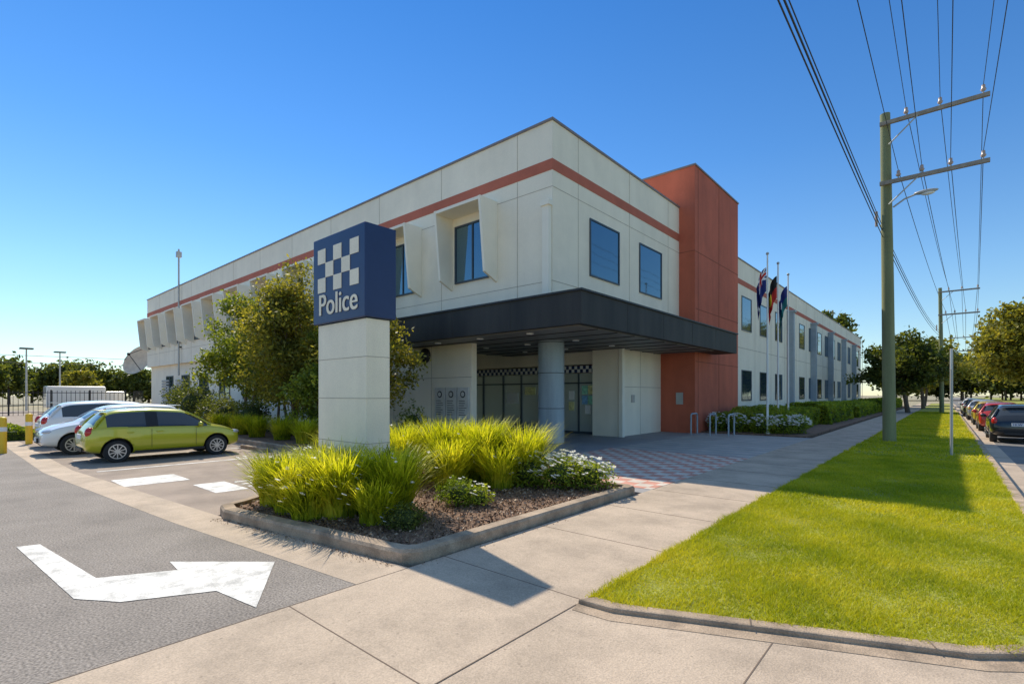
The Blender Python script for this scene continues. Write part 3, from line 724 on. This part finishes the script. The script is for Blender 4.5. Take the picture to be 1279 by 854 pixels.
# ---------------- cars ----------------
HATCH=[(.02,.42,.60,.63,.68,.55),(.06,.32,.84,.88,.80,.66),(.20,.26,.96,1.03,.84,.66),(.50,.22,.98,1.40,.855,.57),(.75,.20,.975,1.455,.86,.585),
 (1.48,.19,.955,1.485,.865,.60),(1.57,.19,.95,1.482,.865,.60),(2.25,.19,.93,1.44,.865,.585),(2.45,.19,.925,1.40,.865,.575),(3.02,.20,.91,1.01,.855,.68),(3.12,.20,.90,.97,.85,.70),
 (3.55,.22,.83,.88,.82,.66),(3.82,.26,.70,.76,.76,.58),(3.93,.30,.58,.62,.66,.50)]
def car(name,x,y,heading,s,pm,plate='',wl=1.0,st=HATCH,rimsty=5):
    PM=[M[pm],M['carglass'],M['black']]
    vs=[];ring=14;fs=[];ms=[]
    for (sx,zb,zbelt,zt,w,wt) in st:
        h=[(0,zb),(.82*w,zb),(w*.985,zb+.13),(w,(zb+zbelt)/2+.08),(.965*w,zbelt),(wt,zt-.05),(.72*wt,zt),(0,zt+.015)]
        pts=[(h[i][0],h[i][1]) for i in range(8)]+[(-h[i][0],h[i][1]) for i in range(6,0,-1)]
        vs+=[(sx*wl,p[0],p[1]) for p in pts]
    n=len(st)
    for i in range(n-1):
        for k in range(ring):
            a=i*ring+k;b=i*ring+(k+1)%ring
            fs.append((a,b,b+ring,a+ring)); kk=k if k<7 else 13-k
            m=0
            if kk==4 and i in (3,4,6,7,8): m=1
            if kk==4 and i==5: m=2
            if kk>=5 and i in (2,8): m=1
            if kk<=0: m=2
            ms.append(m)
    fs.append(tuple(range(ring-1,-1,-1)));ms.append(0); fs.append(tuple((n-1)*ring+k for k in range(ring)));ms.append(0)
    me=bpy.data.meshes.new('b'); me.from_pydata(vs,[],fs)
    for m in PM: me.materials.append(m)
    me.polygons.foreach_set('material_index',ms); me.polygons.foreach_set('use_smooth',[True]*len(ms)); me.update()
    cre=me.attributes.new('crease_edge','FLOAT','EDGE')
    for ed in me.edges:
        a,b=ed.vertices; ka,kb=a%ring,b%ring
        if ka==kb and ka in (4,10): cre.data[ed.index].value=.45
        if ka==kb and ka in (5,9): cre.data[ed.index].value=.25
    bo=bpy.data.objects.new('b',me); sc.collection.objects.link(bo)
    ss=bo.modifiers.new('s','SUBSURF'); ss.levels=3; ss.render_levels=3
    wx=(.72*wl,3.2*wl); R=.305
    cm=MB()
    for xx in wx:
        for sgn in (1,-1): cm.tube([(xx,sgn*.52,R+.015),(xx,sgn*1.2,R+.015)],R+.055,'black',32,smooth=False)
    co=cm.build('cut'); co.data.materials.clear()
    for m in PM: co.data.materials.append(m)
    for p in co.data.polygons: p.material_index=2
    bm=bo.modifiers.new('c','BOOLEAN'); bm.operation='DIFFERENCE'; bm.object=co; bm.solver='EXACT'
    dg=bpy.context.evaluated_depsgraph_get(); nm=bpy.data.meshes.new_from_object(bo.evaluated_get(dg))
    bpy.data.objects.remove(bo); bpy.data.objects.remove(co)
    e=bpy.data.objects.new(name,None); sc.collection.objects.link(e)
    body=bpy.data.objects.new('body',nm); sc.collection.objects.link(body); body.parent=e
    g=MB()
    for xx in wx:
        for sg in (1,-1):
            yo=sg*.83; yi=sg*.62
            g.tube([(xx,yi,R),(xx,yi+sg*.02,R),(xx,yo-sg*.02,R),(xx,yo,R)],[R-.03,R,R,R-.025],'rubber',32)
            g.tube([(xx,yo-sg*.03,R),(xx,yo+sg*.006,R)],[.205,.205],'rim',28)
            g.tube([(xx,yo+sg*.004,R),(xx,yo+sg*.008,R)],[.18,.18],'black',28)
            for k in range(rimsty*2):
                a=2*math.pi*k/(rimsty*2)+.3; ca,sa=math.cos(a),math.sin(a); t=.016
                q=[(xx+ca*.03-sa*t,yo+sg*.012,R+sa*.03+ca*t),(xx+ca*.03+sa*t,yo+sg*.012,R+sa*.03-ca*t),(xx+ca*.19+sa*t*.7,yo+sg*.010,R+sa*.19-ca*t*.7),(xx+ca*.19-sa*t*.7,yo+sg*.010,R+sa*.19+ca*t*.7)]
                g.add(q,[(0,1,2,3)],'rim')
            g.tube([(xx,yo,R),(xx,yo+sg*.018,R)],.05,'rim',14)
    o=g.build('wheels'); o.parent=e
    g=MB(); 
    for sg in (1,-1):
        g.tube([(2.42*wl,sg*.578,1.355),(2.75*wl,sg*.66,1.16),(3.05*wl,sg*.755,.945)],.028,pm,6)
        g.tube([(.47*wl,sg*.60,1.30),(.30*wl,sg*.70,1.12),(.22*wl,sg*.78,.97)],.035,pm,6)
        g.ell((2.72*wl,sg*.93,.98),(.07,.10,.075),pm); g.tube([(2.75*wl,sg*.82,.93),(2.73*wl,sg*.9,.95)],.02,'black',6)
        g.ell((.14*wl,sg*.72,.84),(.11,.09,.15),'red'); g.ell((3.70*wl,sg*.66,.70),(.20,.11,.075),'lens')
        g.ell((3.84*wl,sg*.56,.42),(.07,.09,.05),'lens')
        for xx in (1.50,2.62,):
            g.box(xx*wl-.004,xx*wl+.004,sg*.864,sg*.8685,.36,.90,'black')
        for xx in (1.62,.93):
            g.box(xx*wl,xx*wl+.16,sg*.862,sg*.885,.80,.83,pm)
        g.box(.95*wl+.15,2.95*wl-.1,sg*.845,sg*.87,.23,.30,'black')
        g.box(.95*wl,2.35*wl,sg*.828,sg*.838,.955,.965,'black')
    g.box(.015,.04,-.26,.26,.66,.78,'plate'); g.box(3.92*wl,3.96*wl,-.3,.3,.36,.52,'black'); g.box(3.955*wl,3.97*wl,-.19,.19,.40,.50,'plate')
    g.box(.0,.03,-.45,.45,.33,.42,'black'); g.box(.38,.52,-.5,.5,1.415,1.44,pm)
    o=g.build('lamps_and_trim',bevel=.006); o.parent=e
    if plate:
        c=text('plate_lettering',plate,(.012,0,.72),(math.pi/2,0,-math.pi/2),.12,'fnavy'); c.parent=e
    e.location=(x,y,0); e.rotation_euler=(0,0,heading); e.scale=(s,s,s)
    return e
H=math.pi/2
car('parked_hatchback_car',-15.5,2.2,H,.86,'pgreen','')
car('parked_hatchback_car',-18.3,5.3,-H,.90,'pwhite')
car('parked_wagon_car',-21.0,2.0,H,.95,'pwhite','',wl=1.12)
car('parked_hatchback_car',-23.9,3.1,H,.9,'pred','')
for (x,y,m,p,s) in ((1.95,24.5,'pdark','1KW 1TI',.92),(1.9,31.5,'pred','',.92),(1.9,38,'pyel','',.92),(1.85,45,'psilv','',.95),(1.8,52,'pdark','',.95),(1.8,60,'pwhite','',.95)):
    o=car('parked_hatchback_car',x,y,H,s,m,p); o.location.z=-.1
for (x,y,m) in ((-57,1,'pdark'),(-57,-6,'psilv')):
    car('parked_hatchback_car',x,y,.2,1.0,m)
g=MB(); g.box(-60,-58,6.2,10.2,.5,2.35,'pwhite'); g.box(-59.95,-58.05,10.2,11.6,.5,1.9,'pwhite'); g.box(-59.8,-58.2,11.0,11.62,1.2,1.8,'carglass')
for yy in (7.2,10.8):
    for xx in (-58.15,-59.85): g.tube([(xx-.12,yy,.38),(xx+.12,yy,.38)],.38,'rubber',20)
g.build('box_van',bevel=.08)

# ---------------- light / camera ----------------
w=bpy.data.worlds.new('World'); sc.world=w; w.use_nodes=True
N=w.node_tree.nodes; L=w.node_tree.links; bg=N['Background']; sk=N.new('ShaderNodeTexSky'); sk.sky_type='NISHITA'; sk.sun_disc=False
el=46; sd=Vector((-.957,.29,0)).normalized()
sk.sun_elevation=math.radians(el); sk.sun_rotation=math.atan2(sd.x,sd.y); sk.air_density=1.0; sk.dust_density=0.0; sk.ozone_density=2.0
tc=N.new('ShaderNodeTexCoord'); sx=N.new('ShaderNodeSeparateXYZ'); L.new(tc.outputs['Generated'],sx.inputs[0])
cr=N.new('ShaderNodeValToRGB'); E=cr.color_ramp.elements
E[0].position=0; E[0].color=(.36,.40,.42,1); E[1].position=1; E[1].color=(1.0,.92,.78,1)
for p,c in ((.08,(.38,.43,.44)),(.20,(.32,.43,.49)),(.40,(.20,.37,.51)),(.63,(.13,.32,.50)),(.78,(1.0,.92,.78))):  # overhead stops, out of view, brightened and warmed as added fill for shaded walls
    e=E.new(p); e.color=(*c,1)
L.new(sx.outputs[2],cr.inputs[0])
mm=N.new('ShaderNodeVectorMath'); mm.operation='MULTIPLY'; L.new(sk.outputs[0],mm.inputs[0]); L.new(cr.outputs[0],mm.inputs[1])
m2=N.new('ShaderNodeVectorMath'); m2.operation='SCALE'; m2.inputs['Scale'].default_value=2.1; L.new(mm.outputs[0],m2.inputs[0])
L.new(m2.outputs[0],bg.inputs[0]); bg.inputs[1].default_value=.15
l=bpy.data.lights.new('sun','SUN'); l.energy=5.0; l.angle=math.radians(.5); l.color=(1,.91,.75)
lo=bpy.data.objects.new('sun',l); sc.collection.objects.link(lo)
dirv=Vector((sd.x*math.cos(math.radians(el)),sd.y*math.cos(math.radians(el)),math.sin(math.radians(el))))
lo.rotation_euler=dirv.to_track_quat('Z','Y').to_euler(); lo.location=(-30,20,40)
cam=bpy.data.cameras.new('camera'); co=bpy.data.objects.new('camera',cam); sc.collection.objects.link(co)
co.location=(0,0,1.6); co.rotation_euler=(math.pi/2,0,math.radians(40.96)); cam.sensor_width=36; cam.lens=36*625/1279; cam.shift_y=66/1279; cam.clip_end=4000; cam.clip_start=.05
sc.camera=co
